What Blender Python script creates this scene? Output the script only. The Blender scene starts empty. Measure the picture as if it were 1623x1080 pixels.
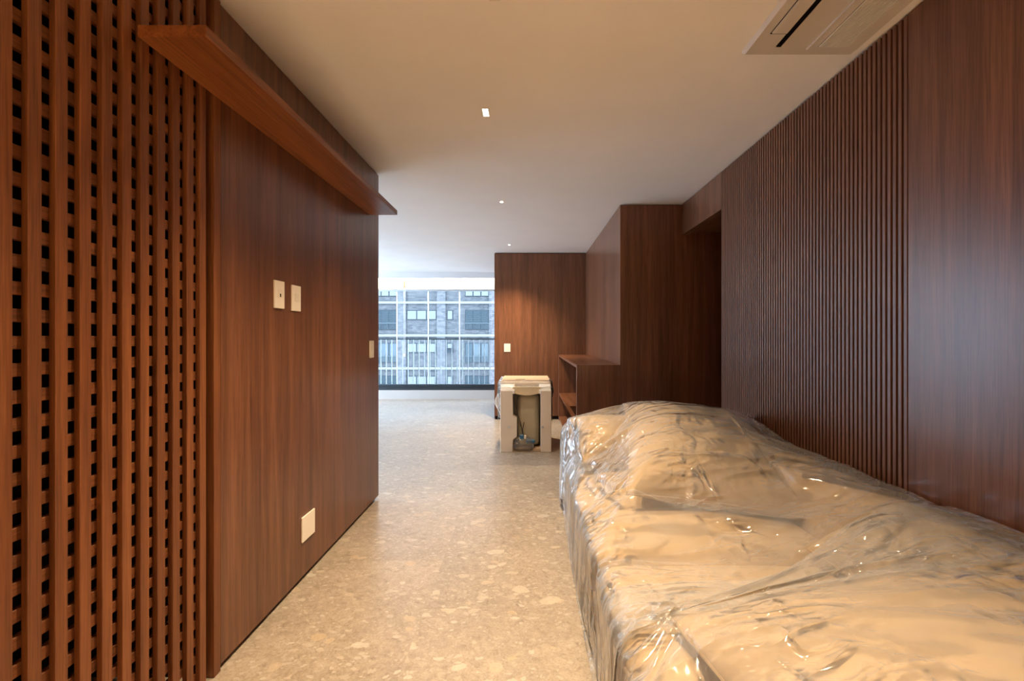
import bpy, bmesh, math, random
import numpy as np
from mathutils import Vector, Matrix, noise, Euler
random.seed(7); np.random.seed(7)
S = bpy.context.scene
COL = S.collection
PI = math.pi
H = 2.40                                   # ceiling height

# ------------------------------------------------------------------ camera
cam_d = bpy.data.cameras.new('camera'); cam = bpy.data.objects.new('camera', cam_d); COL.objects.link(cam)
cam.location = (0, 0, 1.20); cam.rotation_euler = (PI/2, 0, 0)
cam_d.sensor_width = 36; cam_d.lens = 16.0; cam_d.clip_start = 0.05; cam_d.clip_end = 300
cam_d.shift_x = -23.5/1623; cam_d.shift_y = -7/1623
S.camera = cam
# ------------------------------------------------------------------ colour management
S.view_settings.view_transform = 'Standard'; S.view_settings.look = 'None'
S.view_settings.exposure = 1.72; S.view_settings.gamma = 1.0; S.view_settings.use_curve_mapping = False
S.cycles.use_denoising = True
S.cycles.max_bounces = 14; S.cycles.diffuse_bounces = 6; S.cycles.glossy_bounces = 4
S.cycles.transparent_max_bounces = 16; S.cycles.transmission_bounces = 6
S.cycles.sample_clamp_indirect = 6.0
S.cycles.caustics_reflective = False; S.cycles.caustics_refractive = False
# ------------------------------------------------------------------ overcast sky
W = bpy.data.worlds.new('world'); S.world = W; W.use_nodes = True
bg = W.node_tree.nodes['Background']
bg.inputs[0].default_value = (0.61, 0.80, 1.06, 1); bg.inputs[1].default_value = 4.4

LAMP_COL = (1.0, 0.75, 0.475)
def spot(name, loc, power, size=0.04, angle=105, blend=1.0, col=LAMP_COL):
    d = bpy.data.lights.new(name, 'SPOT'); d.energy = power; d.color = col
    d.spot_size = math.radians(angle); d.spot_blend = blend; d.shadow_soft_size = size
    o = bpy.data.objects.new(name, d); o.location = loc; COL.objects.link(o); return o
# ceiling downlights in view, plus unseen lamps over and behind the camera, added as fill
for nm, loc, pw in (('downlight_and_fill', (-0.22, 2.437, 2.385), 65), ('downlight_and_fill', (-0.225, 4.06, 2.385), 26),
                    ('downlight_and_fill', (-0.23, 5.97, 2.385), 95),
                    ('downlight_and_fill', (-0.22, 1.45, 2.385), 75), ('downlight_and_fill', (0.45, 0.8, 2.385), 24),
                    ('downlight_and_fill', (0.3, -0.7, 2.385), 290), ('downlight_and_fill', (-0.6, -1.9, 2.385), 290),
                    ('downlight_and_fill', (1.0, -1.9, 2.385), 290)):
    spot(nm, loc, pw, angle=72 if loc[0] > .3 and loc[1] > 0 else 105)
# sky portal in the window opening (guides sampling only)
pd = bpy.data.lights.new('window_portal', 'AREA'); pd.shape = 'RECTANGLE'; pd.size = 4.9; pd.size_y = 1.85
pd.cycles.is_portal = True
po = bpy.data.objects.new('window_portal', pd); po.location = (-2.75, 9.0, 1.19); po.rotation_euler = (-PI/2, 0, 0); COL.objects.link(po)
pd2 = bpy.data.lights.new('added_window_portal', 'AREA'); pd2.shape = 'RECTANGLE'; pd2.size = 4.2; pd2.size_y = 2.0  # portal for the unseen side opening, added to bring in daylight
pd2.cycles.is_portal = True
po2 = bpy.data.objects.new('added_window_portal', pd2); po2.location = (-5.42, 6.3, 1.3); po2.rotation_euler = (PI/2, 0, -PI/2); COL.objects.link(po2)
# LED strip hidden in the blind recess above the window
ld = bpy.data.lights.new('cove_led', 'AREA'); ld.shape = 'RECTANGLE'; ld.size = 4.7; ld.size_y = 0.03; ld.energy = 28; ld.color = (1, .82, .62)
lo = bpy.data.objects.new('cove_led', ld); lo.location = (-2.75, 8.63, 2.50); lo.rotation_euler = (math.radians(62), 0, 0); COL.objects.link(lo)

# ================================================================== helpers
def tag(o, label=None, cat=None, group=None, kind=None):
    if label: o['label'] = label
    if cat: o['category'] = cat
    if group: o['group'] = group
    if kind: o['kind'] = kind
    return o
def empty(name, loc=(0, 0, 0), parent=None):
    o = bpy.data.objects.new(name, None); o.location = loc; COL.objects.link(o)
    o.empty_display_size = .05
    if parent: o.parent = parent
    return o
def obj(name, bm, mat, parent=None, smooth=False, loc=None, bevel=0, seg=1):
    me = bpy.data.meshes.new(name)
    if bevel:
        bmesh.ops.bevel(bm, geom=bm.edges[:], offset=bevel, segments=seg, affect='EDGES', profile=.5, clamp_overlap=True)
    bmesh.ops.recalc_face_normals(bm, faces=bm.faces[:])
    if bm.calc_volume(signed=True) < 0 and all(len(e.link_faces) == 2 for e in bm.edges): bmesh.ops.reverse_faces(bm, faces=bm.faces[:])
    bm.to_mesh(me); bm.free()
    if smooth:
        for p in me.polygons: p.use_smooth = True
    if mat: me.materials.append(mat)
    o = bpy.data.objects.new(name, me); COL.objects.link(o)
    if loc is not None: o.location = loc
    if parent:
        o.parent = parent
        if parent.location.length > 0 and loc is None: o.location = -parent.location   # world-space mesh under an offset Empty
    return o
def copy(o, loc, parent=None, name=None):
    c = o.copy(); COL.objects.link(c); c.location = loc
    if parent: c.parent = parent
    return c
def bx(bm, x0, x1, y0, y1, z0, z1):
    v = [bm.verts.new(p) for p in ((x0,y0,z0),(x1,y0,z0),(x1,y1,z0),(x0,y1,z0),(x0,y0,z1),(x1,y0,z1),(x1,y1,z1),(x0,y1,z1))]
    for f in ((0,3,2,1),(4,5,6,7),(0,1,5,4),(1,2,6,5),(2,3,7,6),(3,0,4,7)): bm.faces.new([v[i] for i in f])
    return bm
def box(*a): return bx(bmesh.new(), *a)
def prism(poly, axis, a, b):
    """extrude a 2-D outline along an axis"""
    bm = bmesh.new()
    def P(u, v, t): return {'x': (t, u, v), 'y': (u, t, v), 'z': (u, v, t)}[axis]
    A = [bm.verts.new(P(u, v, a)) for u, v in poly]; B = [bm.verts.new(P(u, v, b)) for u, v in poly]
    n = len(poly)
    bm.faces.new(A); bm.faces.new(B[::-1])
    for i in range(n): bm.faces.new((A[i], A[(i+1) % n], B[(i+1) % n], B[i]))
    return bm
def tube(bm, pts, r, n=8):
    rings = []
    pts = [Vector(p) for p in pts]
    for i, p in enumerate(pts):
        d = (pts[min(i+1, len(pts)-1)] - pts[max(i-1, 0)]).normalized()
        a = d.orthogonal().normalized(); b = d.cross(a)
        rings.append([bm.verts.new(p + r*(math.cos(2*PI*k/n)*a + math.sin(2*PI*k/n)*b)) for k in range(n)])
    for i in range(len(rings)-1):
        for k in range(n): bm.faces.new((rings[i][k], rings[i][(k+1) % n], rings[i+1][(k+1) % n], rings[i+1][k]))
    bm.faces.new(rings[0][::-1]); bm.faces.new(rings[-1])
    return bm
def soft_box(x0, x1, y0, y1, z0, z1, r=.06, bulge=.03, wr=.006, n=14, seed=0, side=.012):
    """upholstered block: rounded box with domed top and small cloth undulations"""
    bm = bmesh.new()
    bmesh.ops.create_cube(bm, size=2)
    bmesh.ops.subdivide_edges(bm, edges=bm.edges[:], cuts=n*2-1, use_grid_fill=True)
    hx, hy, hz = (x1-x0)/2, (y1-y0)/2, (z1-z0)/2
    c = Vector(((x0+x1)/2, (y0+y1)/2, (z0+z1)/2))
    for v in bm.verts:
        u = v.co.copy()
        p = Vector((u.x*hx, u.y*hy, u.z*hz))
        q = Vector((max(-hx+r, min(hx-r, p.x)), max(-hy+r, min(hy-r, p.y)), max(-hz+r, min(hz-r, p.z))))
        d = p - q
        nrm = d.normalized() if d.length > 1e-7 else Vector((0, 0, 0))
        p = q + nrm*r if d.length > 1e-7 else p
        bt = (1-u.x**2)*(1-u.y**2)
        if u.z > 0: p.z += bulge*bt*u.z
        p.x += side*u.x*(1-u.z**2)*(1-u.y**2); p.y += side*u.y*(1-u.z**2)*(1-u.x**2)
        nn = noise.noise_vector(Vector((p.x*5+seed*9.1, p.y*5, p.z*5)))
        v.co = c + p + nn*wr
    return bm
def pillow(w, d, h, n=30, wr=.012, seed=0, pinch=.10):
    bm = bmesh.new()
    def S_(i): return math.sin((i/n-.5)*PI)
    grid = {}
    for s in (1, -1):
        for i in range(n+1):
            for j in range(n+1):
                edge = i in (0, n) or j in (0, n)
                if s == -1 and edge: grid[s, i, j] = grid[1, i, j]; continue
                u, v = S_(i), S_(j)
                t = (max(0, 1-abs(u)**2.6)*max(0, 1-abs(v)**2.6))**.55
                x = u*w/2*(1-pinch*(1-v*v)*.6*abs(u)); y = v*d/2*(1-pinch*(1-u*u)*.6*abs(v))
                rad = max(abs(u), abs(v)); ang = math.atan2(v, u)
                wk = wr*noise.noise(Vector((math.cos(ang)*4+seed*7, math.sin(ang)*4, rad*1.5+s)))*rad*2*t
                wk += wr*.8*noise.noise(Vector((x*7+seed*3, y*7, s*2.0)))*t
                grid[s, i, j] = bm.verts.new((x, y, s*h/2*t + wk))
    for s in (1, -1):
        for i in range(n):
            for j in range(n):
                f = (grid[s, i, j], grid[s, i+1, j], grid[s, i+1, j+1], grid[s, i, j+1])
                bm.faces.new(f if s == 1 else f[::-1])
    return bm
def pillow_seam(w, d, pinch, r, n=30):
    bm = bmesh.new()
    pts = []
    def pt(u, v): return (u*w/2*(1-pinch*(1-v*v)*.6*abs(u)), v*d/2*(1-pinch*(1-u*u)*.6*abs(v)), 0)
    q = [math.sin((i/n-.5)*PI) for i in range(n)]
    for a in q: pts.append(pt(a, -1))
    for a in q: pts.append(pt(1, a))
    for a in q: pts.append(pt(-a, 1))
    for a in q: pts.append(pt(-1, -a))
    pts.append(pts[0])
    return tube(bm, pts, r, 6)

# ================================================================== materials
def M(name): 
    m = bpy.data.materials.new(name); m.use_nodes = True
    return m, m.node_tree, m.node_tree.nodes['Principled BSDF']
def sp(b, **k):
    names = {'rough': 'Roughness', 'metal': 'Metallic', 'spec': 'Specular IOR Level', 'coat': 'Coat Weight', 'crough': 'Coat Roughness'}
    for a, v in k.items(): b.inputs[names[a]].default_value = v
def plain(name, col, rough=.6, metal=0., spec=.5):
    m, t, b = M(name); b.inputs['Base Color'].default_value = (*col, 1); sp(b, rough=rough, metal=metal, spec=spec); return m
def N(t, kind, **k):
    n = t.nodes.new(kind)
    for a, v in k.items(): setattr(n, a, v)
    return n
def noisy(t, scale, detail=4, rough=.6, vec=None, dist=0):
    n = N(t, 'ShaderNodeTexNoise'); n.inputs['Scale'].default_value = scale; n.inputs['Detail'].default_value = detail
    n.inputs['Roughness'].default_value = rough; n.inputs['Distortion'].default_value = dist
    if vec: t.links.new(vec, n.inputs['Vector'])
    return n
def ramp(t, fac, stops):
    r = N(t, 'ShaderNodeValToRGB'); e = r.color_ramp.elements
    while len(e) < len(stops): e.new(.5)
    for el, (p, c) in zip(e, stops): el.position = p; el.color = (*c, 1) if len(c) == 3 else c
    t.links.new(fac, r.inputs[0]); return r
def mixc(t, a, b, fac, mode='MIX'):
    m = N(t, 'ShaderNodeMix', data_type='RGBA', blend_type=mode)
    for s, v in ((m.inputs[0], fac), (m.inputs[6], a), (m.inputs[7], b)):
        if hasattr(v, 'is_output') or isinstance(v, bpy.types.NodeSocket): t.links.new(v, s)
        else: s.default_value = v if isinstance(v, float) else (*v, 1)
    return m.outputs[2]
def bump(t, b, h, strength=.2, dist=.002):
    n = N(t, 'ShaderNodeBump'); n.inputs['Strength'].default_value = strength; n.inputs['Distance'].default_value = dist
    t.links.new(h, n.inputs['Height']); t.links.new(n.outputs[0], b.inputs['Normal']); return n
def obvec(t, scale, jitter=10.):
    tc = N(t, 'ShaderNodeTexCoord'); oi = N(t, 'ShaderNodeObjectInfo')
    mp = N(t, 'ShaderNodeVectorMath', operation='MULTIPLY_ADD')
    cb = N(t, 'ShaderNodeCombineXYZ')
    mm = N(t, 'ShaderNodeMath', operation='MULTIPLY'); mm.inputs[1].default_value = jitter
    t.links.new(oi.outputs['Random'], mm.inputs[0])
    for i in range(3): t.links.new(mm.outputs[0], cb.inputs[i])
    t.links.new(tc.outputs['Object'], mp.inputs[0]); mp.inputs[1].default_value = scale
    t.links.new(cb.outputs[0], mp.inputs[2]); return mp.outputs[0]
WOOD = ((.115, .045, .021), (.170, .069, .034), (.230, .097, .050))
def wood(name, axis='z', tint=1.0, rough=.30, jitter=10., cols=WOOD):
    m, t, b = M(name)
    def sc(ac, al): return tuple(al if a == axis else ac for a in 'xyz')
    n1 = noisy(t, 1, 5, .6, obvec(t, sc(26, .9), jitter), .5)
    n2 = noisy(t, 1, 3, .6, obvec(t, sc(210, 5), jitter))
    n3 = noisy(t, 1, 1, .5, obvec(t, sc(5.5, .06), jitter))
    c = [tuple(x*tint for x in k) for k in cols]
    r1 = ramp(t, n1.outputs[0], ((.30, c[0]), (.52, c[1]), (.72, c[2])))
    r2 = ramp(t, n2.outputs[0], ((.34, (.66, .63, .61)), (.55, (1, 1, 1))))
    r3 = ramp(t, n3.outputs[0], ((.36, (.86, .86, .87)), (.64, (1.12, 1.11, 1.10))))
    x = mixc(t, r1.outputs[0], r2.outputs[0], 1.0, 'MULTIPLY'); x = mixc(t, x, r3.outputs[0], 1.0, 'MULTIPLY')
    t.links.new(x, b.inputs['Base Color']); sp(b, rough=rough, spec=.5)
    bump(t, b, n2.outputs[0], .12, .001)
    return m
WV = wood('walnut_vertical', 'z'); WY = wood('walnut_along_y', 'y'); WX = wood('walnut_along_x', 'x')
LATC = ((.140, .044, .012), (.200, .065, .018), (.265, .095, .029))
WL = wood('walnut_lattice', 'z', 1.0, .5, 10., LATC)
WLY = wood('walnut_lattice_rail', 'y', .95, .55, 10., LATC)
WS = wood('walnut_slat', 'z', 1.0, .38, 1.5, ((.165, .069, .034), (.18, .076, .038), (.195, .084, .043)))

def paint(name, col, rough=.85):
    m, t, b = M(name)
    n = noisy(t, 3, 3, .5, obvec(t, (1, 1, 1), 0))
    r = ramp(t, n.outputs[0], ((.3, tuple(c*.97 for c in col)), (.7, col)))
    t.links.new(r.outputs[0], b.inputs['Base Color']); sp(b, rough=rough, spec=.3)
    n2 = noisy(t, 260, 2, .5, obvec(t, (1, 1, 1), 0)); bump(t, b, n2.outputs[0], .05, .001)
    return m
CEIL = paint('ceiling_paint', (.88, .87, .86)); WHITE = paint('white_wall_paint', (.78, .77, .75)); CURB = paint('curb_stone', (.62, .60, .57), .5)
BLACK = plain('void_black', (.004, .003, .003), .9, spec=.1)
GAP = plain('shadow_gap', (.012, .008, .006), .9, spec=.1)
DARKMETAL = plain('dark_aluminium', (.045, .055, .065), .4, .6)
RAILMETAL = plain('grey_metal', (.55, .58, .60), .35, .7)
PLATE = plain('plate_plastic', (.86, .80, .70), .35); PLATE2 = plain('plate_plastic_key', (.80, .74, .64), .3)
ACP = plain('ac_plastic', (.60, .56, .50), .45)

def terrazzo():
    m, t, b = M('conglomerate_stone')
    v = obvec(t, (1, 1, 1), 37.)
    wob = noisy(t, 6, 4, .6, v)
    wv = N(t, 'ShaderNodeVectorMath', operation='MULTIPLY_ADD')
    t.links.new(wob.outputs['Color'], wv.inputs[0]); wv.inputs[1].default_value = (.10, .10, .10); t.links.new(v, wv.inputs[2])
    base = noisy(t, 26, 8, .72, wv.outputs[0], .6)
    fine = noisy(t, 120, 5, .7, v)
    cloud = noisy(t, 2.2, 3, .5, v)
    rb = ramp(t, base.outputs[0], ((.27, (.22, .175, .13)), (.42, (.33, .28, .22)), (.58, (.40, .345, .28)), (.74, (.48, .43, .36))))
    rf = ramp(t, fine.outputs[0], ((.32, (.66, .60, .54)), (.5, (1, 1, 1)), (.72, (1.12, 1.12, 1.12))))
    rc = ramp(t, cloud.outputs[0], ((.35, (.86, .84, .82)), (.65, (1.05, 1.03, 1.0))))
    col = mixc(t, rb.outputs[0], rf.outputs[0], .8, 'MULTIPLY'); col = mixc(t, col, rc.outputs[0], 1.0, 'MULTIPLY')
    def clasts(scale, lo, keep, colors, stretch, seedv):
        nonlocal col
        mp = N(t, 'ShaderNodeMapping'); mp.inputs['Scale'].default_value = (scale*stretch[0], scale*stretch[1], 1)
        mp.inputs['Location'].default_value = (seedv, seedv*1.7, 0); mp.inputs['Rotation'].default_value = (0, 0, seedv)
        t.links.new(wv.outputs[0], mp.inputs[0])
        vo = N(t, 'ShaderNodeTexVoronoi', feature='F1', voronoi_dimensions='2D'); vo.inputs['Scale'].default_value = 1; vo.inputs['Randomness'].default_value = 1
        t.links.new(mp.outputs[0], vo.inputs['Vector'])
        sep = N(t, 'ShaderNodeSeparateColor'); t.links.new(vo.outputs['Color'], sep.inputs[0])
        # radius depends on the cell
        rad = N(t, 'ShaderNodeMath', operation='SUBTRACT'); t.links.new(sep.outputs[0], rad.inputs[0]); rad.inputs[1].default_value = keep
        rad2 = N(t, 'ShaderNodeMath', operation='MULTIPLY'); t.links.new(rad.outputs[0], rad2.inputs[0]); rad2.inputs[1].default_value = lo
        dd = N(t, 'ShaderNodeMath', operation='SUBTRACT'); t.links.new(rad2.outputs[0], dd.inputs[0]); t.links.new(vo.outputs['Distance'], dd.inputs[1])
        mk = N(t, 'ShaderNodeMapRange'); mk.inputs[1].default_value = 0; mk.inputs[2].default_value = .03; t.links.new(dd.outputs[0], mk.inputs[0])
        cr = ramp(t, sep.outputs[1], [(i/max(1, len(colors)-1), c) for i, c in enumerate(colors)])
        cc = mixc(t, cr.outputs[0], rf.outputs[0], .25, 'MULTIPLY')
        fm = N(t, 'ShaderNodeMath', operation='MULTIPLY'); t.links.new(mk.outputs[0], fm.inputs[0]); fm.inputs[1].default_value = .60
        col = mixc(t, col, cc, fm.outputs[0])
    clasts(70, 1.2, .45, [(.54, .49, .41), (.30, .235, .175), (.46, .40, .32)], (1, 1.3), .3)
    clasts(28, 1.0, .55, [(.56, .52, .45), (.48, .42, .34), (.37, .30, .225), (.60, .57, .50)], (1, 1.5), 1.1)
    clasts(12, 1.0, .62, [(.60, .57, .50), (.50, .38, .24), (.52, .47, .39), (.38, .31, .24)], (1, 1.5), 2.2)
    clasts(5.5, .95, .70, [(.57, .53, .45), (.52, .41, .27), (.60, .57, .50)], (1, 1.6), .8)
    t.links.new(col, b.inputs['Base Color'])
    rr = ramp(t, base.outputs[0], ((.3, (.36,)*3), (.7, (.27,)*3)))
    t.links.new(rr.outputs[0], b.inputs['Roughness']); sp(b, spec=1.0)
    bump(t, b, fine.outputs[0], .04, .0006)
    return m
STONE = terrazzo()

def fabric(name, col):
    m, t, b = M(name)
    v = obvec(t, (1, 1, 1), 3)
    n = noisy(t, 9, 4, .6, v); w = noisy(t, 420, 2, .5, v)
    r = ramp(t, n.outputs[0], ((.3, tuple(c*.90 for c in col)), (.7, col)))
    t.links.new(r.outputs[0], b.inputs['Base Color']); sp(b, rough=.9, spec=.2)
    b.inputs['Sheen Weight'].default_value = .2
    bump(t, b, w.outputs[0], .25, .001)
    return m
LINEN = fabric('beige_linen', (.50, .345, .185)); LINEN2 = fabric('beige_linen_pillow', (.48, .33, .175)); PIPING = fabric('brown_piping', (.16, .11, .07))

def film(name, haze=.20, tint=(.92, .95, 1.0), wr=1.0):
    """clear polythene sheet: mostly see-through, a little milky, glossy"""
    m, t, b = M(name); t.nodes.remove(b); out = t.nodes['Material Output']
    v = obvec(t, (1, 1, 1), 0)
    # crumple relief: ridged noise at three sizes, stretched differently
    def ridge(sc, rot, stretch, lac):
        mp = N(t, 'ShaderNodeMapping'); mp.inputs['Rotation'].default_value = rot; mp.inputs['Scale'].default_value = stretch
        t.links.new(v, mp.inputs[0])
        n = noisy(t, sc, lac, .55, mp.outputs[0], .7)
        a = N(t, 'ShaderNodeMath', operation='SUBTRACT'); t.links.new(n.outputs[0], a.inputs[0]); a.inputs[1].default_value = .5
        c = N(t, 'ShaderNodeMath', operation='ABSOLUTE'); t.links.new(a.outputs[0], c.inputs[0])
        pw = N(t, 'ShaderNodeMath', operation='POWER'); t.links.new(c.outputs[0], pw.inputs[0]); pw.inputs[1].default_value = .9
        return pw.outputs[0]
    def add(a, b_, k):
        x = N(t, 'ShaderNodeMath', operation='MULTIPLY_ADD'); t.links.new(b_, x.inputs[0]); x.inputs[1].default_value = k; t.links.new(a, x.inputs[2]); return x.outputs[0]
    pm = noisy(t, 3.0, 2, .5, v)
    sx = N(t, 'ShaderNodeSeparateXYZ'); t.links.new(v, sx.inputs[0])
    ml = N(t, 'ShaderNodeMath', operation='MULTIPLY_ADD'); t.links.new(sx.outputs[0], ml.inputs[0]); ml.inputs[1].default_value = -.05; ml.inputs[2].default_value = .065
    ms = N(t, 'ShaderNodeMath', operation='ADD'); t.links.new(pm.outputs[0], ms.inputs[0]); t.links.new(ml.outputs[0], ms.inputs[1])
    pr = ramp(t, ms.outputs[0], ((.46, (.0,)*3), (.64, (1,)*3)))      # crumpled more towards the loose front edge
    fine = add(ridge(5.0, (0, 0, .5), (1, 2.4, 1), 0), ridge(5.5, (0, 0, -.9), (2.4, 1, 1), 0), .9)
    fine = add(fine, ridge(12, (.3, .2, .2), (1, 1.6, 1), 0), .35)
    fm = N(t, 'ShaderNodeMath', operation='MULTIPLY'); t.links.new(fine, fm.inputs[0]); t.links.new(pr.outputs[0], fm.inputs[1])
    h = ridge(1.3, (0, 0, .15), (1, 3.2, 1), 0)
    h = add(h, ridge(1.6, (0, 0, 1.1), (1, 3.5, 1), 0), .7)
    h = add(h, fm.outputs[0], .95)
    bp = N(t, 'ShaderNodeBump'); bp.inputs['Strength'].default_value = wr; bp.inputs['Distance'].default_value = .035; bp.invert = True
    t.links.new(h, bp.inputs['Height'])
    tr = N(t, 'ShaderNodeBsdfTransparent'); tr.inputs[0].default_value = (.97, .975, .98, 1)
    df = N(t, 'ShaderNodeBsdfDiffuse'); df.inputs[0].default_value = (*tint, 1); t.links.new(bp.outputs[0], df.inputs['Normal'])
    tl = N(t, 'ShaderNodeBsdfTranslucent'); tl.inputs[0].default_value = (*tint, 1)
    mx = N(t, 'ShaderNodeMixShader'); mx.inputs[0].default_value = .45; t.links.new(df.outputs[0], mx.inputs[1]); t.links.new(tl.outputs[0], mx.inputs[2])
    lw = N(t, 'ShaderNodeLayerWeight'); lw.inputs[0].default_value = .35; t.links.new(bp.outputs[0], lw.inputs['Normal'])
    mr = N(t, 'ShaderNodeMapRange'); t.links.new(lw.outputs['Facing'], mr.inputs[0]); mr.inputs[3].default_value = haze*.55; mr.inputs[4].default_value = min(.8, haze*2.2)
    a = N(t, 'ShaderNodeMixShader'); t.links.new(mr.outputs[0], a.inputs[0]); t.links.new(tr.outputs[0], a.inputs[1]); t.links.new(mx.outputs[0], a.inputs[2])
    gl = N(t, 'ShaderNodeBsdfGlossy'); gl.inputs['Roughness'].default_value = .09; gl.inputs[0].default_value = (1, 1, 1, 1); t.links.new(bp.outputs[0], gl.inputs['Normal'])
    fr = N(t, 'ShaderNodeFresnel'); fr.inputs[0].default_value = 1.48; t.links.new(bp.outputs[0], fr.inputs['Normal'])
    z = N(t, 'ShaderNodeMixShader'); t.links.new(fr.outputs[0], z.inputs[0]); t.links.new(a.outputs[0], z.inputs[1]); t.links.new(gl.outputs[0], z.inputs[2])
    t.links.new(z.outputs[0], out.inputs[0])
    return m
FILM = film('polythene_film', .22); FILM2 = film('polythene_film_box', .30, (.95, .95, .95), .4)

def glass():
    m, t, b = M('window_glass'); t.nodes.remove(b); out = t.nodes['Material Output']
    tr = N(t, 'ShaderNodeBsdfTransparent'); tr.inputs[0].default_value = (.93, .97, .98, 1)
    gl = N(t, 'ShaderNodeBsdfGlossy'); gl.inputs['Roughness'].default_value = .02
    fr = N(t, 'ShaderNodeFresnel'); fr.inputs[0].default_value = 1.3
    z = N(t, 'ShaderNodeMixShader'); t.links.new(fr.outputs[0], z.inputs[0]); t.links.new(tr.outputs[0], z.inputs[1]); t.links.new(gl.outputs[0], z.inputs[2])
    t.links.new(z.outputs[0], out.inputs[0]); return m
GLASS = glass()

# ================================================================== structure
def struct(name, bm, mat, **k):
    o = obj(name, bm, mat, **k); o['kind'] = 'structure'; return o
# floor: slab + single tiles in staggered columns
floor = struct('floor', box(-5.3, 2.7, -3.1, 9.4, -.20, -.0008), plain('tile_grout', (.36, .31, .25), .8))
PIT = 1.12; J = .0003
cols = [(-.45 + PIT*k, (0.433 if (k % 2) == 0 else 0.0)) for k in range(-4, 3)]
tile0 = None
for k in range(-5, 3):
    x0 = -.45 + PIT*k
    off = 2.004 if k % 2 == 0 else 2.437
    for j in range(-5, 7):
        y0 = off + PIT*j
        if y0 > 8.6 or y0+PIT < -3: continue
        if k <= -3 and y0 + PIT < 3.4: continue
        if k >= 2 and y0 > 6.6: continue
        ya, yb = max(y0, -3.05), min(y0+PIT, 8.645); xa, xb = max(x0, -5.25), min(x0+PIT, 2.65)
        full = (ya == y0 and yb == y0+PIT and xa == x0 and xb == x0+PIT)
        if full and tile0: copy(tile0, (x0, y0, 0), floor)
        else:
            o = obj('tile', box(J, xb-xa-J, J, yb-ya-J, -.02, 0), STONE, parent=floor, loc=(xa, ya, 0))
            if full: tile0 = o
# ceiling
bm = bmesh.new(); bx(bm, -5.3, 2.7, -3.1, 8.62, H, H+.12); bx(bm, -5.3, 2.7, 8.62, 9.1, H+.19, H+.3)
struct('ceiling', bm, CEIL)
struct('trim_1', box(-5.3, -.2, 8.56, 8.62, 2.295, H+.12), paint('beam_paint', (.66, .66, .66)))      # beam face before the blind recess
bm = box(-5.3, -.2, 8.90, 9.02, 2.115, H+.30)
struct('wall_window_lintel', bm, WHITE)
# shadow gap along the ceiling over the wooden walls
# left partition: plain veneered panel
bm = bmesh.new(); bx(bm, -1.135, -1.098, 1.632, 3.369, .022, H-.012)
wl = struct('wall_left', bm, WV)
obj('jamb', box(-1.16, -1.096, 1.595, 1.629, .002, H-.002), WL, parent=wl, bevel=.001)
bm = bmesh.new(); bx(bm, -1.6, -1.135, 1.60, 3.362, 0, H); bx(bm, -5.3, -1.6, -3.1, 3.35, 0, H)
bx(bm, -1.6, -1.10, -3.1, .2, 0, H)
struct('wall_left_core', bm, GAP)
struct('wall_left_living', box(-5.3, -1.2, 3.35, 3.365, 0, H), WHITE)
struct('wall_left_rear', box(-1.12, -1.097, -3.0, .25, 0, H), WV)
bm = bmesh.new(); bx(bm, -5.4, -5.2, 3.3, 4.2, 0, H+.3); bx(bm, -5.4, -5.2, 8.4, 9.1, 0, H+.3); bx(bm, -5.4, -5.2, 4.2, 8.4, 0, .30); bx(bm, -5.4, -5.2, 4.2, 8.4, 2.30, H+.3)  # the opening is an added window out of view, for side daylight
struct('wall_far_left', bm, WHITE)
struct('wall_behind', box(-1.3, 2.7, -3.2, -3.0, 0, H), WHITE)
# right wall: plain panel, fluted panel, header over the passage
wr = struct('wall_right', box(1.41, 1.45, -3.0, 1.682, .0, H-.008), WV)
struct('wall_right_core', box(1.45, 1.60, -3.0, 3.30, 0, H), GAP)
fl = struct('wall_fluted', box(1.426, 1.45, 1.682, 3.30, 0, H-.008), wood('walnut_groove_shade', 'z', .18, .7))  # backing walnut darkened: the shade between slats is in its colour
P0, P1, NS = 1.6855, 3.300, 63
pit = (P1-P0)/NS
bm = box(1.408, 1.424, 0, pit-.0100, .0, H-.010)
s0 = obj('slat', bm, WS, parent=fl, loc=(0, P0, 0), bevel=.0012)
for k in range(1, NS): copy(s0, (0, P0+k*pit, 0), fl)
struct('wall_passage_side', box(1.43, 2.7, 3.285, 3.30, 0, H), WV)
struct('door_header', box(1.41, 1.47, 3.30, 4.14, 2.12, H-.008), WV)
struct('wall_passage_back', box(2.65, 2.7, 3.3, 4.2, 0, H), WV)
struct('ceiling_passage', box(1.47, 2.65, 3.30, 4.14, 2.14, 2.2), WV)
# tall wooden volume with the sideboard let into its flank
struct('wall_cabinet_block', box(.85, 2.7, 4.14, 6.55, 0, H-.008), WV)
struct('wall_back', box(-.462, .85, 6.55, 6.60, .05, H-.010), WV)
struct('wall_back_core', box(-.455, 2.7, 6.56, 8.62, 0, H), GAP)
struct('wall_back_flank', box(-.47, -.455, 6.60, 8.62, .0, H), WV)
struct('baseboard_back', box(-.45, .455, 6.565, 6.58, 0, .05), GAP)

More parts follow.
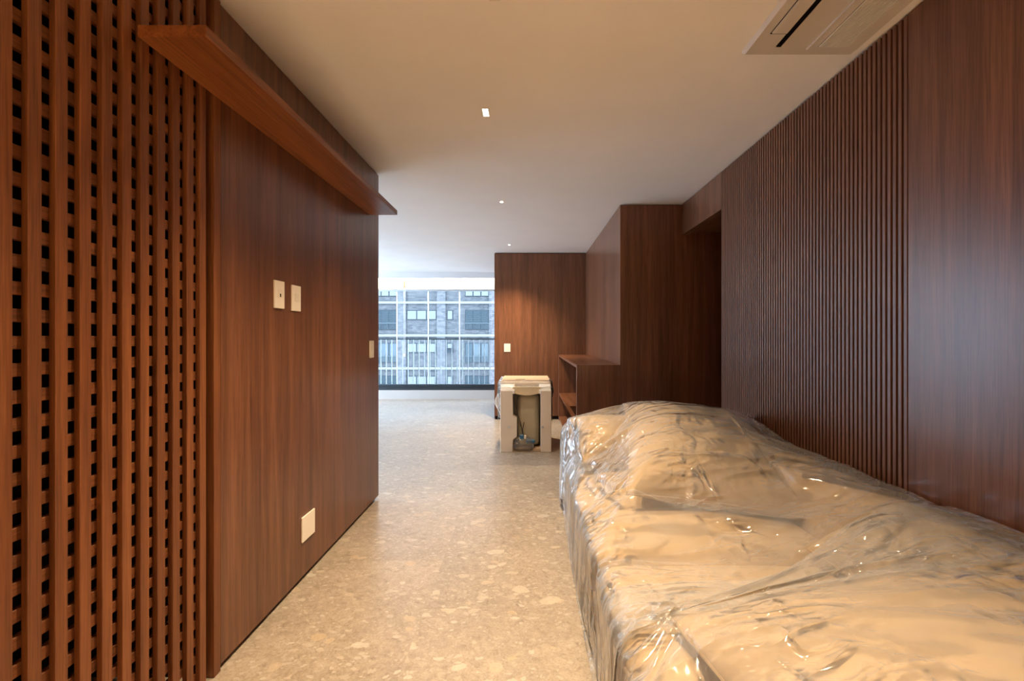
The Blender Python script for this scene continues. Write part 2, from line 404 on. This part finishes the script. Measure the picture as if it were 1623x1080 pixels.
# ---- window wall
struct('wall_curb', box(-5.3, -.2, 8.65, 9.05, -.1, .168), CURB)
win = struct('window_1', box(-5.2, -.3, 8.68, 8.80, .168, .222), DARKMETAL)
obj('sill_rail', box(-5.2, -.3, 8.70, 8.76, .224, .276), DARKMETAL, parent=win)
obj('head_rail', box(-5.2, -.3, 8.93, 8.99, 2.085, 2.115), RAILMETAL, parent=win)
EDGE = plain('polished_glass_edge', (.80, .90, .92), .3)
g0 = None; e0 = None
for k in range(-5, 4):
    x = -2.552 + .6158*k
    if x < -5.2 or x+.61 > -.2: continue
    if not g0:
        g0 = obj('glass_pane', box(.004, .611, 0, .008, .20, 2.09), GLASS, parent=win, loc=(x, 8.945, 0))
        e0 = obj('glass_edge', box(-.011, .007, -.004, .012, .20, 2.09), EDGE, parent=win, loc=(x, 8.945, 0))
    else:
        copy(g0, (x, 8.945, 0), win); copy(e0, (x, 8.945, 0), win)
# ---- balcony railing
rl = empty('balcony_railing', (-2.7, 9.12, .0)); tag(rl, 'dark metal balcony railing with thin upright bars outside the window', 'railing')
obj('top_rail', box(-5.6, .2, 9.09, 9.14, 1.13, 1.155), DARKMETAL, parent=rl)
obj('bottom_rail', box(-5.6, .2, 9.10, 9.13, .20, .235), DARKMETAL, parent=rl)
b0 = None
for k in range(53):
    x = -5.55 + .1093*k
    if not b0: b0 = obj('baluster', box(-.005, .005, -.015, .015, .235, 1.13), RAILMETAL, parent=rl, loc=(x+2.7, 0, 0))
    else: copy(b0, (x+2.7, 0, 0), rl)
struct('floor_balcony', box(-5.6, .3, 9.05, 9.6, -.1, .15), CURB)
# ---- blind cord
bc = empty('blind_cord', (-2.32, 8.80, 2.20)); tag(bc, 'thin white blind cord with wooden cord box hanging at the window', 'cord')
obj('cord_box', box(-2.385, -2.355, 8.80, 8.83, 2.13, 2.27), plain('cord_box_wood', (.30, .15, .08), .6), parent=bc, bevel=.003)
cm = plain('white_cord', (.85, .85, .85), .6)
for dx in (0, .022):
    b = tube(bmesh.new(), [(-2.38+dx, 8.81, 2.14), (-2.38+dx, 8.81, 1.4), (-2.379+dx, 8.81, .86)], .0022, 5)
    obj('cord', b, cm, parent=bc)
obj('cord_weight', box(-2.385, -2.35, 8.80, 8.825, .80, .86), cm, parent=bc, bevel=.006)

# ================================================================== building across the street
def brick(name='grey_brick', k=1.0):
    m, t, b = M(name)
    v = obvec(t, (1, 1, 1), 0)
    sw = N(t, 'ShaderNodeSeparateXYZ'); t.links.new(v, sw.inputs[0])
    cb = N(t, 'ShaderNodeCombineXYZ'); t.links.new(sw.outputs[0], cb.inputs[0]); t.links.new(sw.outputs[2], cb.inputs[1])
    br = N(t, 'ShaderNodeTexBrick'); br.inputs['Scale'].default_value = 1; br.inputs['Brick Width'].default_value = .34; br.inputs['Row Height'].default_value = .13
    br.inputs['Mortar Size'].default_value = .012; br.inputs['Color1'].default_value = (.043*k, .043*k, .045*k, 1); br.inputs['Color2'].default_value = (.078*k, .074*k, .073*k, 1); br.inputs['Mortar'].default_value = (.072*k, .070*k, .070*k, 1)
    t.links.new(cb.outputs[0], br.inputs['Vector'])
    n = noisy(t, 2.5, 4, .6, v); r = ramp(t, n.outputs[0], ((.3, (.8, .8, .82)), (.7, (1.15, 1.12, 1.1))))
    t.links.new(mixc(t, br.outputs[0], r.outputs[0], 1.0, 'MULTIPLY'), b.inputs['Base Color']); sp(b, rough=.9, spec=.1)
    return m
BRICK = brick()
PIERB = brick('pale_brick_pier', 1.25); CONC = plain('pale_concrete', (.135, .130, .122), .7, spec=.1)
WFR = plain('dark_window_frame', (.018, .022, .026), .5, spec=.1); BLIND = plain('white_blind', (.110, .109, .104), .6, spec=.1); DKGL = plain('dark_glazing', (.035, .045, .05), .5, spec=.1)
MIXG = plain('pale_glazing', (.06, .07, .075), .5, spec=.1); SHUT = plain('grey_shutter', (.026, .034, .038), .5, spec=.1)
BY = 40.0
bld = empty('apartment_building', (-8, BY, -16)); tag(bld, 'grey brick apartment building with pale concrete slab lines seen through the window', 'building')
SC = 18.02
def bp(name, bm, mat, par=bld):
    o = obj(name, bm, mat)
    o.parent = par
    if par is bld: o.location = -bld.location
    return o
FX0, FX1, Z0 = -36., 14., -16.
FH = 2.885; ZS = 1.255            # slab line at ZS + k*FH
bp('facade', box(FX0, FX1, BY, BY+9, Z0, 20.5), BRICK)
for k in range(-5, 7):
    bp('floor_slab', box(FX0, FX1, BY-.22, BY, ZS+k*FH-.10, ZS+k*FH+.10), CONC)
UW = 8.06                          # width of a repeating bay group
def X(px): return (px-835)/SC
for g in range(-3, 4):
    o = g*UW
    for a, b_, w in ((629.8, 644.3, .12), (692.9, 706.7, .12)):
        bp('pier', box(X(a)+o, X(b_)+o, BY-.16, BY, Z0, 20.5), PIERB)
def window(x0, x1, z0, z1, style, n):
    f = bp('window', box(x0, x1, BY-.06, BY+.0, z0, z1), WFR)
    w = (x1-x0)/n
    for i in range(n):
        a, b_ = x0+w*i+.05, x0+w*(i+1)-.05
        mt = BLIND if style == 'blind' else (MIXG if i % 3 else DKGL) if style == 'mixed' else SHUT
        p = obj('pane', box(a, b_, BY-.10, BY-.05, z0+.06, z1-.06), mt); p.parent = f
    if style in ('shutter', 'mixed') and z1-z0 > 1.3:
        b2 = bmesh.new()
        m_ = int((x1-x0)/.12)
        for i in range(m_+1): bx(b2, x0+i*.12-.012, x0+i*.12+.012, BY-.20, BY-.17, z0+.02, z0+.56)
        bx(b2, x0, x1, BY-.21, BY-.16, z0+.54, z0+.60)
        p = obj('balcony_bars', b2, plain('bar_grey', (.06, .07, .075), .5, spec=.1) if 'bar_grey' not in bpy.data.materials else bpy.data.materials['bar_grey']); p.parent = f
    if style == 'shutter':
        b2 = bmesh.new()
        m_ = int((z1-z0-.6)/.16)
        for i in range(m_): bx(b2, x0+.06, x1-.06, BY-.13, BY-.10, z0+.62+i*.16, z0+.62+i*.16+.10)
        p = obj('shutter_slats', b2, SHUT); p.parent = f
for g in range(-3, 3):
    o = g*UW
    for k in range(-4, 5):
        zt = ZS+k*FH + (533-492-1.5)/SC          # head of windows, above the slab below
        if X(645)+o < FX0+1 or X(776)+o > FX1: continue
        zt = ZS+k*FH+2.22
        st = random.random()
        window(X(645.5)+o, X(692)+o, zt-.85, zt, 'blind', 3)
        window(X(709)+o, X(718)+o, zt-.85 if k != -1 else zt-.5, zt, 'blind', 1)
        if k == -1: bp('air_conditioner', box(X(710)+o, X(718)+o, BY-.3, BY, zt-.84, zt-.56), WFR)
        if k == 1: window(X(737.4)+o, X(775)+o, zt-1.70+.02, zt-.6, 'blind', 3)
        else: window(X(737.4)+o, X(775)+o, zt-1.72, zt+.02, 'shutter' if k % 2 == 0 else 'mixed', 3)
        if g > -3: continue                      # the left bay repeats the right bay of the group before
        if k == 1: window(X(598)+o, X(626)+o, zt-1.74, zt, 'shutter', 2)
        else: window(X(596)+o, X(627.5)+o, zt-1.74, zt, 'shutter' if k % 2 == 0 else 'mixed', 3)
g_ = struct('ground_street', box(-80, 60, 9.7, 120, Z0-.5, Z0), plain('asphalt', (.3, .3, .3), .9))

# ================================================================== lattice screen
lat = empty('lattice_screen', (-1.11, .9, 0)); tag(lat, 'reddish wooden lattice screen of upright battens over crossing rails at left edge', 'screen')
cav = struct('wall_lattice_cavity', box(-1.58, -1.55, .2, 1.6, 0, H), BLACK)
bm = box(-1.1145, -1.098, 0, .0290, .004, H-.002)
B0 = None
for k in range(-12, 10):
    y = 1.002 + .05862*k
    if B0 is None: B0 = obj('batten', bm, WL, parent=lat, loc=(0+1.11, y-.9, 0), bevel=.0013)
    else: copy(B0, (1.11, y-.9, 0), lat)
R0 = None
zz = 1.1710
k0 = -int(zz/.0598)
for k in range(k0, 21):
    z = zz + .0598*k
    if z+.03 > H-.004 or z < 0: continue
    if R0 is None: R0 = obj('rail', box(-1.129, -1.1147, .25, 1.562, 0, .0292), WLY, parent=lat, loc=(1.11, -.9, z), bevel=.001)
    else: copy(R0, (1.11, -.9, z), lat)

# wall shelf
sh = obj('wall_shelf', box(-1.0965, -.903, 1.281, 3.172, 2.044, 2.077), wood('walnut_ledge', 'y', 1.3, .4, 10., LATC), bevel=.0015)
tag(sh, 'long reddish wooden ledge fixed high on the left wall', 'shelf')

# ================================================================== wall plates
def plate_left(y0, y1, z0, z1, label, holes, key):
    c = ((y0+y1)/2, (z0+z1)/2)
    r = empty('wall_plate', (-1.098, c[0], c[1])); tag(r, label, 'wall plate')
    obj('cover', box(-1.0975, -1.0895, y0, y1, z0, z1), PLATE, parent=r, bevel=.0018)
    if key: obj('key', box(-1.0895, -1.0870, c[0]-.017, c[0]+.017, c[1]-.012, c[1]+.022), PLATE2, parent=r, bevel=.0008)
    if holes:
        b = bmesh.new(); bx(b, -1.0875, -1.0864, c[0]-.004, c[0]+.004, c[1]-.010, c[1]+.004)
        obj('hole', b, BLACK, parent=r)
    return r
plate_left(1.969, 2.048, 1.322, 1.444, 'cream wall plate with one small dark hole, left of the upper pair', True, True)
p2 = plate_left(2.114, 2.196, 1.318, 1.439, 'cream switch plate, right of the upper pair on the left wall', False, True)
plate_left(3.165, 3.245, 1.047, 1.168, 'cream plate near the far end of the left wall', False, True)
plate_left(2.2114, 2.342, .192, .315, 'blank square cream plate low on the left wall', False, False)
r = empty('wall_plate', (-.281, 6.548, 1.03)); tag(r, 'cream switch plate on the far wooden wall above the wrapped appliance', 'wall plate')
obj('cover', box(-.327, -.236, 6.541, 6.5495, .973, 1.091), PLATE, parent=r, bevel=.0018)
obj('key', box(-.300, -.263, 6.539, 6.541, 1.005, 1.03), PLATE2, parent=r)

# ================================================================== ceiling downlights
GLOW = bpy.data.materials.new('led_lens'); GLOW.use_nodes = True
_t = GLOW.node_tree; _t.nodes.remove(_t.nodes['Principled BSDF']); _e = N(_t, 'ShaderNodeEmission'); _e.inputs[0].default_value = (1, .90, .74, 1); _e.inputs[1].default_value = 2.5
_t.links.new(_e.outputs[0], _t.nodes['Material Output'].inputs[0])
TRIM = plain('downlight_trim', (.75, .70, .62), .5)
def downlight(x, y, w, d, nx, ny, label):
    r = empty('downlight', (x, y, H)); tag(r, label, 'ceiling light', 'recessed downlights along the ceiling')
    b = bmesh.new()
    fw = .003
    bx(b, x-w/2-fw, x+w/2+fw, y-d/2-fw, y-d/2, H-.004, H); bx(b, x-w/2-fw, x+w/2+fw, y+d/2, y+d/2+fw, H-.004, H)
    bx(b, x-w/2-fw, x-w/2, y-d/2, y+d/2, H-.004, H); bx(b, x+w/2, x+w/2+fw, y-d/2, y+d/2, H-.004, H)
    obj('trim_ring', b, TRIM, parent=r)
    cw, cd = w/nx, d/ny
    for i in range(nx):
        for j in range(ny):
            obj('lens', box(x-w/2+i*cw+.002, x-w/2+(i+1)*cw-.002, y-d/2+j*cd+.002, y-d/2+(j+1)*cd-.002, H-.003, H-.0005), GLOW, parent=r)
    obj('baffle', box(x-w/2, x+w/2, y-d/2, y+d/2, H-.0006, H-.0001), plain('baffle_grey', (.25, .22, .18), .6) if 'baffle_grey' not in bpy.data.materials else bpy.data.materials['baffle_grey'], parent=r)
downlight(-.22, 2.437, .032, .082, 2, 3, 'small bright rectangular downlight of six cells, nearest in the ceiling')
downlight(-.225, 4.06, .028, .05, 1, 1, 'small square downlight, second along the ceiling')
downlight(-.23, 5.97, .028, .06, 1, 1, 'tiny downlight, farthest along the ceiling near the back wall')

# ================================================================== ceiling air conditioner (one-way cassette)
ac = empty('air_conditioner', (1.14, 1.35, H)); tag(ac, 'beige one-way air conditioner cassette set in the ceiling by the right wall', 'air conditioner')
ZA = H-.020
def fr_taper(bm, x0, x1, y0, y1, z0, z1, ins):
    v = [bm.verts.new(p) for p in ((x0+ins, y0+ins, z0), (x1-ins, y0+ins, z0), (x1-ins, y1-ins, z0), (x0+ins, y1-ins, z0), (x0, y0, z1), (x1, y0, z1), (x1, y1, z1), (x0, y1, z1))]
    for f in ((0,3,2,1),(4,5,6,7),(0,1,5,4),(1,2,6,5),(2,3,7,6),(3,0,4,7)): bm.faces.new([v[i] for i in f])
b = bmesh.new(); fr_taper(b, .905, 1.372, .75, 1.925, ZA+.004, H-.0005, .012)
obj('panel', b, ACP, parent=ac)
obj('air_slot', box(1.017, 1.036, .80, 1.858, ZA+.0005, ZA+.006), BLACK, parent=ac)
b = bmesh.new()
for q in ((.9520, .9545, .87, 1.780), (.9520, 1.017, 1.776, 1.782)): bx(b, q[0], q[1], q[2], q[3], ZA+.0028, ZA+.006)
obj('louver_gap', b, GAP, parent=ac)
obj('louver', box(.956, 1.015, .87, 1.775, ZA-.001, ZA+.005), ACP, parent=ac, bevel=.001)
obj('intake_cover', box(1.149, 1.355, .78, 1.872, ZA-.004, ZA+.005), ACP, parent=ac, bevel=.002)
b0 = None
for k in range(16):
    x = 1.184 + k*.0078
    if b0 is None: b0 = obj('grille_bar', box(0, .0044, .82, 1.846, ZA-.0085, ZA-.004), plain('grille_plastic', (.80, .74, .66), .4), parent=ac, loc=(x-1.14, -1.35, -H))
    else: copy(b0, (x-1.14, -1.35, -H), ac)
obj('grille_back', box(1.182, 1.310, .815, 1.850, ZA-.0048, ZA-.0040), plain('grille_shadow', (.10, .08, .06), .7), parent=ac)
# ceiling sensor just at the top of the frame
sn = obj('smoke_detector', box(-.135, -.095, 1.57, 1.625, H-.006, H-.0002), TRIM, bevel=.003); tag(sn, 'tiny beige ceiling sensor at the top edge of the picture', 'sensor')

# ================================================================== sideboard
sb = empty('sideboard', (.65, 5.3, 0)); tag(sb, 'open wooden sideboard with niches built against the tall wooden block', 'sideboard')
obj('top', box(.4536, .849, 4.187, 6.499, .908, .936), WY, parent=sb, bevel=.001)
obj('end_panel', box(.4536, .849, 4.1405, 4.185, 0, .936), WV, parent=sb, bevel=.001)
obj('far_end_panel', box(.4560, .849, 6.50, 6.548, .0, .936), WV, parent=sb, bevel=.001)
obj('back_panel', box(.83, .849, 4.186, 6.50, .03, .907), WV, parent=sb)
obj('inner_shelf', bx(box(.458, .83, 5.27, 6.499, .365, .389), .458, .497, 4.186, 5.27, .365, .389), WY, parent=sb, bevel=.001)
obj('bottom_board', box(.458, .83, 4.186, 6.499, .03, .055), WY, parent=sb, bevel=.001)
DUST = fabric('masking_paper', (.42, .34, .29))

# ================================================================== wrapped appliance
FOAM = plain('tan_foam', (.74, .65, .55), .8); CARD = plain('cardboard', (.55, .40, .26), .8)
OLIVE = plain('appliance_back_metal', (.40, .36, .26), .35, .3); STRAP = plain('black_strap', (.03, .03, .03), .5); BLUE = plain('blue_cap', (.03, .16, .32), .4); CABLE = plain('dark_cable', (.06, .05, .045), .5)
ap = empty('wrapped_appliance', (-.01, 5.1, 0)); tag(ap, 'new appliance packed in tan foam posts and clear film standing before the back wall', 'appliance')
obj('appliance_body', soft_box(-.27, .235, 4.86, 5.36, .035, .66, r=.03, bulge=.0, wr=0, n=6, side=0), plain('appliance_shell', (.17, .15, .11), .5), parent=ap, smooth=True)
obj('tank_panel', soft_box(-.098, .128, 4.775, 4.875, .05, .585, r=.045, bulge=.0, wr=0, n=8, side=0), OLIVE, parent=ap, smooth=True)
for xa, xb in ((-.272, -.125), (.128, .253)):
    obj('post_wrap', prism([(4.702, .638), (4.79, .694), (4.845, .694), (4.845, .6), (4.702, .6)], 'x', xa, xb), plain('white_film_fold', (.78, .77, .75), .35), parent=ap, bevel=.006)
# stepped front posts
Lp = [(-.274, .0), (-.147, .0), (-.147, .135), (-.102, .158), (-.102, .350), (-.147, .372), (-.147, .636), (-.274, .636)]
obj('foam_post', prism(Lp, 'y', 4.70, 4.845), FOAM, parent=ap, bevel=.004)
Rp = [(.143, 0), (.254, 0), (.254, .636), (.143, .636)]
obj('foam_post', prism(Rp, 'y', 4.70, 4.845), FOAM, parent=ap, bevel=.004)
obj('foam_post', box(-.285, -.17, 5.30, 5.42, 0, .66), FOAM, parent=ap, bevel=.004)
obj('foam_post', box(.15, .262, 5.30, 5.42, 0, .66), FOAM, parent=ap, bevel=.004)
obj('foam_base', box(-.147, .143, 4.74, 5.40, 0, .032), CARD, parent=ap, bevel=.003)
obj('recess_arch', prism([(-.147, .668)] + [(-.147+.29*i/12, .610-.026*math.sin(PI*i/12)) for i in range(13)] + [(.143, .668)], 'y', 4.72, 4.80), plain('cream_film_pad', (.72, .60, .40), .35), parent=ap)
for sx in (-.185, .163):
    q = bmesh.new(); bmesh.ops.create_cone(q, cap_ends=True, segments=12, radius1=.014, radius2=.010, depth=.008)
    bmesh.ops.transform(q, matrix=Matrix.Translation((sx, 4.697, .26)) @ Matrix.Rotation(PI/2, 4, 'X'), verts=q.verts)
    obj('foam_plug', q, RAILMETAL, parent=ap)
obj('cardboard_lid', box(-.272, .25, 4.90, 5.43, .690, .728), CARD, parent=ap, bevel=.006)
obj('lid_slot', box(-.12, -.02, 4.93, 4.955, .7275, .730), STRAP, parent=ap)
obj('lid_rim', soft_box(-.292, .258, 4.80, 5.42, .655, .716, r=.02, bulge=0, wr=.004, n=8, side=0), FOAM, parent=ap, smooth=True)
obj('strap', tube(bmesh.new(), [(.24, 4.85, .732), (.265, 4.87, .72), (.275, 4.88, .66), (.285, 4.89, .60), (.272, 4.88, .585)], .006, 6), STRAP, parent=ap)
obj('cable', tube(bmesh.new(), [(-.145, 4.74, .56), (-.10, 4.75, .42), (-.06, 4.76, .26), (-.04, 4.755, .17), (-.09, 4.74, .12), (-.13, 4.735, .09), (-.10, 4.73, .05)], .004, 6), CABLE, parent=ap)
obj('cable', tube(bmesh.new(), [(-.03, 4.76, .30), (-.045, 4.755, .22), (-.035, 4.745, .16), (.02, 4.74, .14), (.06, 4.74, .10)], .004, 6), CABLE, parent=ap)
obj('parts_bag', soft_box(-.138, .07, 4.715, 4.79, .005, .135, r=.03, bulge=.01, wr=.018, n=8, side=.01, seed=3), FILM2, parent=ap, smooth=True)
b = bmesh.new(); bx(b, -.075, -.03, 4.72, 4.75, .125, .175); bx(b, -.01, .085, 4.72, 4.75, .085, .125)
obj('blue_clip', b, BLUE, parent=ap, bevel=.008)
obj('white_plug', box(-.028, -.008, 4.712, 4.735, .135, .170), PLATE, parent=ap, bevel=.003)
# crumpled film wrapped over the top and sides of the box
def crumple(x0, x1, y0, y1, zt, drop, seed, nx=40, ny=30):
    bm = bmesh.new(); g = []
    for i in range(nx+1):
        row = []
        for j in range(ny+1):
            s = i/nx; u = (s-.5)*2; v = j/ny
            L = (x1-x0) + 2*drop; d = s*L
            if d < drop: x, z = x0, zt-drop+d
            elif d > L-drop: x, z = x1, zt-(d-(L-drop))
            else: x, z = x0+d-drop, zt
            y = y0+(y1-y0)*v
            nn = noise.noise_vector(Vector((d*9+seed, y*9, 0)))*.011 + noise.noise_vector(Vector((d*28+seed, y*28, 3)))*.004
            row.append(bm.verts.new((x+nn.x+(.008 if x == x1 else -.008 if x == x0 else 0), y+nn.y, z+abs(nn.z)+.003)))
        g.append(row)
    for i in range(nx):
        for j in range(ny): bm.faces.new((g[i][j], g[i+1][j], g[i+1][j+1], g[i][j+1]))
    return bm
obj('film_wrap', crumple(-.285, .262, 4.70, 4.87, .668, .10, 5), FILM2, parent=ap, smooth=True)
obj('film_wrap', crumple(-.302, .262, 4.80, 5.42, .716, .42, 9), FILM2, parent=ap, smooth=True)
def scrap():
    bm = bmesh.new(); g = []
    for i in range(12):
        row = []
        for j in range(7):
            z = .60-.26*i/11; w = .055*math.sin(PI*min(1, (i+1)/10.))
            x = -.285 - w*j/6 ; nn = noise.noise_vector(Vector((i*.5, j*.6, 4)))*.012
            row.append(bm.verts.new((x+nn.x, 4.80+.02*math.sin(j*1.4+i*.8)+nn.y, z+nn.z)))
        g.append(row)
    for i in range(11):
        for j in range(6): bm.faces.new((g[i][j], g[i+1][j], g[i+1][j+1], g[i][j+1]))
    return bm
obj('torn_foam_sheet', scrap(), plain('white_foam_sheet', (.85, .86, .88), .7), parent=ap, smooth=True)

# ================================================================== sofa
so = empty('sofa', (.8, 1.6, 0)); tag(so, 'long low beige upholstered sofa under clear plastic along the right wall', 'sofa')
obj('base', soft_box(.27, 1.385, -.75, 3.27, .035, .29, r=.03, bulge=0, wr=.003, n=12, side=.004), LINEN, parent=so, smooth=True)
seats = []
for i, (ya, yb, zt, bl) in enumerate(((2.10, 3.10, .405, .03), (1.62, 2.095, .41, .035), (.60, 1.615, .405, .02), (-.72, .595, .405, .02))):
    seats.append(obj('seat_cushion', soft_box(.255, 1.16, ya, yb, .27, zt, r=.055, bulge=bl, wr=.008, n=12, seed=i), LINEN, parent=so, smooth=True))
obj('backrest', soft_box(1.15, 1.385, -.74, 3.27, .26, .615, r=.07, bulge=.015, wr=.008, n=14, seed=5), LINEN, parent=so, smooth=True)
obj('armrest', soft_box(.262, 1.16, 3.07, 3.275, .26, .595, r=.06, bulge=.015, wr=.006, n=10, seed=6), LINEN, parent=so, smooth=True)
for x_ in (.32, 1.3):
    for y_ in (-.65, 1.2, 3.18): obj('leg', box(x_-.03, x_+.03, y_-.03, y_+.03, 0, .04), DARKMETAL, parent=so)
def cushion(name, w, d, h, loc, rot, label, cat, seed, mat=LINEN2, seam=True):
    r = empty(name, loc); r.rotation_euler = rot; tag(r, label, cat)
    m = bpy.data.meshes.new('x')
    o = obj('cover', pillow(w, d, h, seed=seed), mat); o.parent = r; o.location = (0, 0, 0)
    for p in o.data.polygons: p.use_smooth = True
    if seam:
        s = obj('piping', pillow_seam(w, d, .10, .0045), PIPING if seam == 2 else mat); s.parent = r; s.location = (0, 0, 0)
    return r
cu = [
 cushion('back_cushion', .78, 1.02, .28, (.915, 2.40, .60), Euler((math.radians(14), math.radians(5), math.radians(-10))), 'big loose beige back cushion sloping on the far part of the sofa', 'cushion', 1),
 cushion('throw_pillow', .50, .44, .25, (.54, 2.78, .555), Euler((math.radians(24), math.radians(4), math.radians(8))), 'smaller beige pillow left of the big loose cushion on the sofa', 'pillow', 2, seam=2),
 cushion('back_cushion', .38, .46, .20, (1.17, 1.36, .52), Euler((math.radians(5), math.radians(-22), math.radians(5))), 'small beige back cushion against the right wall between the two big cushions', 'cushion', 3),
 cushion('back_cushion', .86, 1.12, .18, (.875, .70, .505), Euler((math.radians(1), math.radians(-7), math.radians(8))), 'wide flat beige cushion lying on the nearest part of the sofa', 'cushion', 4),
]
# ---- drape the plastic sheets with a cloth simulation over the sofa
def run_cloth(sheets, frames=56):
    bpy.context.view_layer.update()
    cols_ = []
    for o in [c for c in so.children if c.type == 'MESH' and c.name.split('.')[0] != 'leg'] + [c for r_ in cu for c in r_.children if c.name.startswith('cover')]:
        md = o.modifiers.new('col', 'COLLISION'); o.collision.thickness_outer = .006; o.collision.cloth_friction = 12; cols_.append((o, md))
    g = obj('tmp_walls', bx(box(-.6, 1.9, -1.6, 4.0, -.1, 0), 1.405, 1.7, -1.6, 4, 0, 2), None)
    md = g.modifiers.new('col', 'COLLISION'); g.collision.thickness_outer = .005; cols_.append((g, md))
    for sh_ in sheets:
        c = sh_.modifiers.new('cloth', 'CLOTH'); st = c.settings
        st.quality = 6; st.vertex_group_mass = 'pin'; st.mass = .15; st.air_damping = .6
        st.tension_stiffness = 30; st.compression_stiffness = 30; st.shear_stiffness = 14; st.bending_stiffness = .12
        st.tension_damping = 6; st.compression_damping = 6; st.shear_damping = 6; st.bending_damping = .5
        st.shrink_min = -.035; st.shrink_max = -.035
        c.collision_settings.distance_min = .006; c.collision_settings.collision_quality = 2; c.collision_settings.use_self_collision = False
        c.point_cache.frame_start = 1; c.point_cache.frame_end = frames+2
    S.frame_start = 1; S.frame_end = frames+2
    import time; t0 = time.time()
    for f in range(1, frames+1): S.frame_set(f)
    dg = bpy.context.evaluated_depsgraph_get()
    for sh_ in sheets:
        ev = sh_.evaluated_get(dg); me = bpy.data.meshes.new_from_object(ev)
        sh_.modifiers.clear(); old = sh_.data; sh_.data = me; bpy.data.meshes.remove(old)
        for v in me.vertices:                       # the hanging side clings to the sofa front
            if v.co.x < .235: v.co.x = .235 - (.235-v.co.x)*.22
            if v.co.x > 1.4035: v.co.x = 1.4035
            if v.co.z < .003: v.co.z = .003
        for p in me.polygons: p.use_smooth = True
    for o, md in cols_:
        if o is not g: o.modifiers.remove(md)
    bpy.data.objects.remove(g)
    S.frame_set(1)
    print('CLOTH', round(time.time()-t0, 1), 's')
def sheet(name, x0, x1, y0, y1, z, step, label, seed, zp):
    nx, ny = int((x1-x0)/step), int((y1-y0)/step)
    bm = bmesh.new(); g = []
    for i in range(nx+1):
        g.append([bm.verts.new((x0+(x1-x0)*i/nx, y0+(y1-y0)*j/ny, z + .02*noise.noise(Vector((i*step*4+seed, j*step*4, 0))) + (zp-z)*max(0, 1-(nx-i)*step/.16))) for j in range(ny+1)])
    for i in range(nx):
        for j in range(ny): bm.faces.new((g[i][j], g[i+1][j], g[i+1][j+1], g[i][j+1]))
    o = obj(name, bm, FILM); tag(o, label, 'plastic sheet')
    vg = o.vertex_groups.new(name='pin'); vg.add([v.index for v in o.data.vertices if v.co.x > x1-.002], 1.0, 'REPLACE'); return o
s1 = sheet('plastic_sheet', -.13, 1.395, 1.10, 3.62, .90, .015, 'crumpled clear plastic sheet draped over the far part of the sofa and its cushions', 1, .632)
s2 = sheet('plastic_sheet', -.14, 1.395, -.70, 1.50, .74, .017, 'clear plastic sheet draped over the nearest cushion of the sofa', 5, .645)
run_cloth([s1, s2])
for sh_ in (s1, s2):
    md = sh_.modifiers.new('smooth', 'SMOOTH'); md.factor = .5; md.iterations = 2
    md = sh_.modifiers.new('sub', 'SUBSURF'); md.levels = 1; md.render_levels = 1
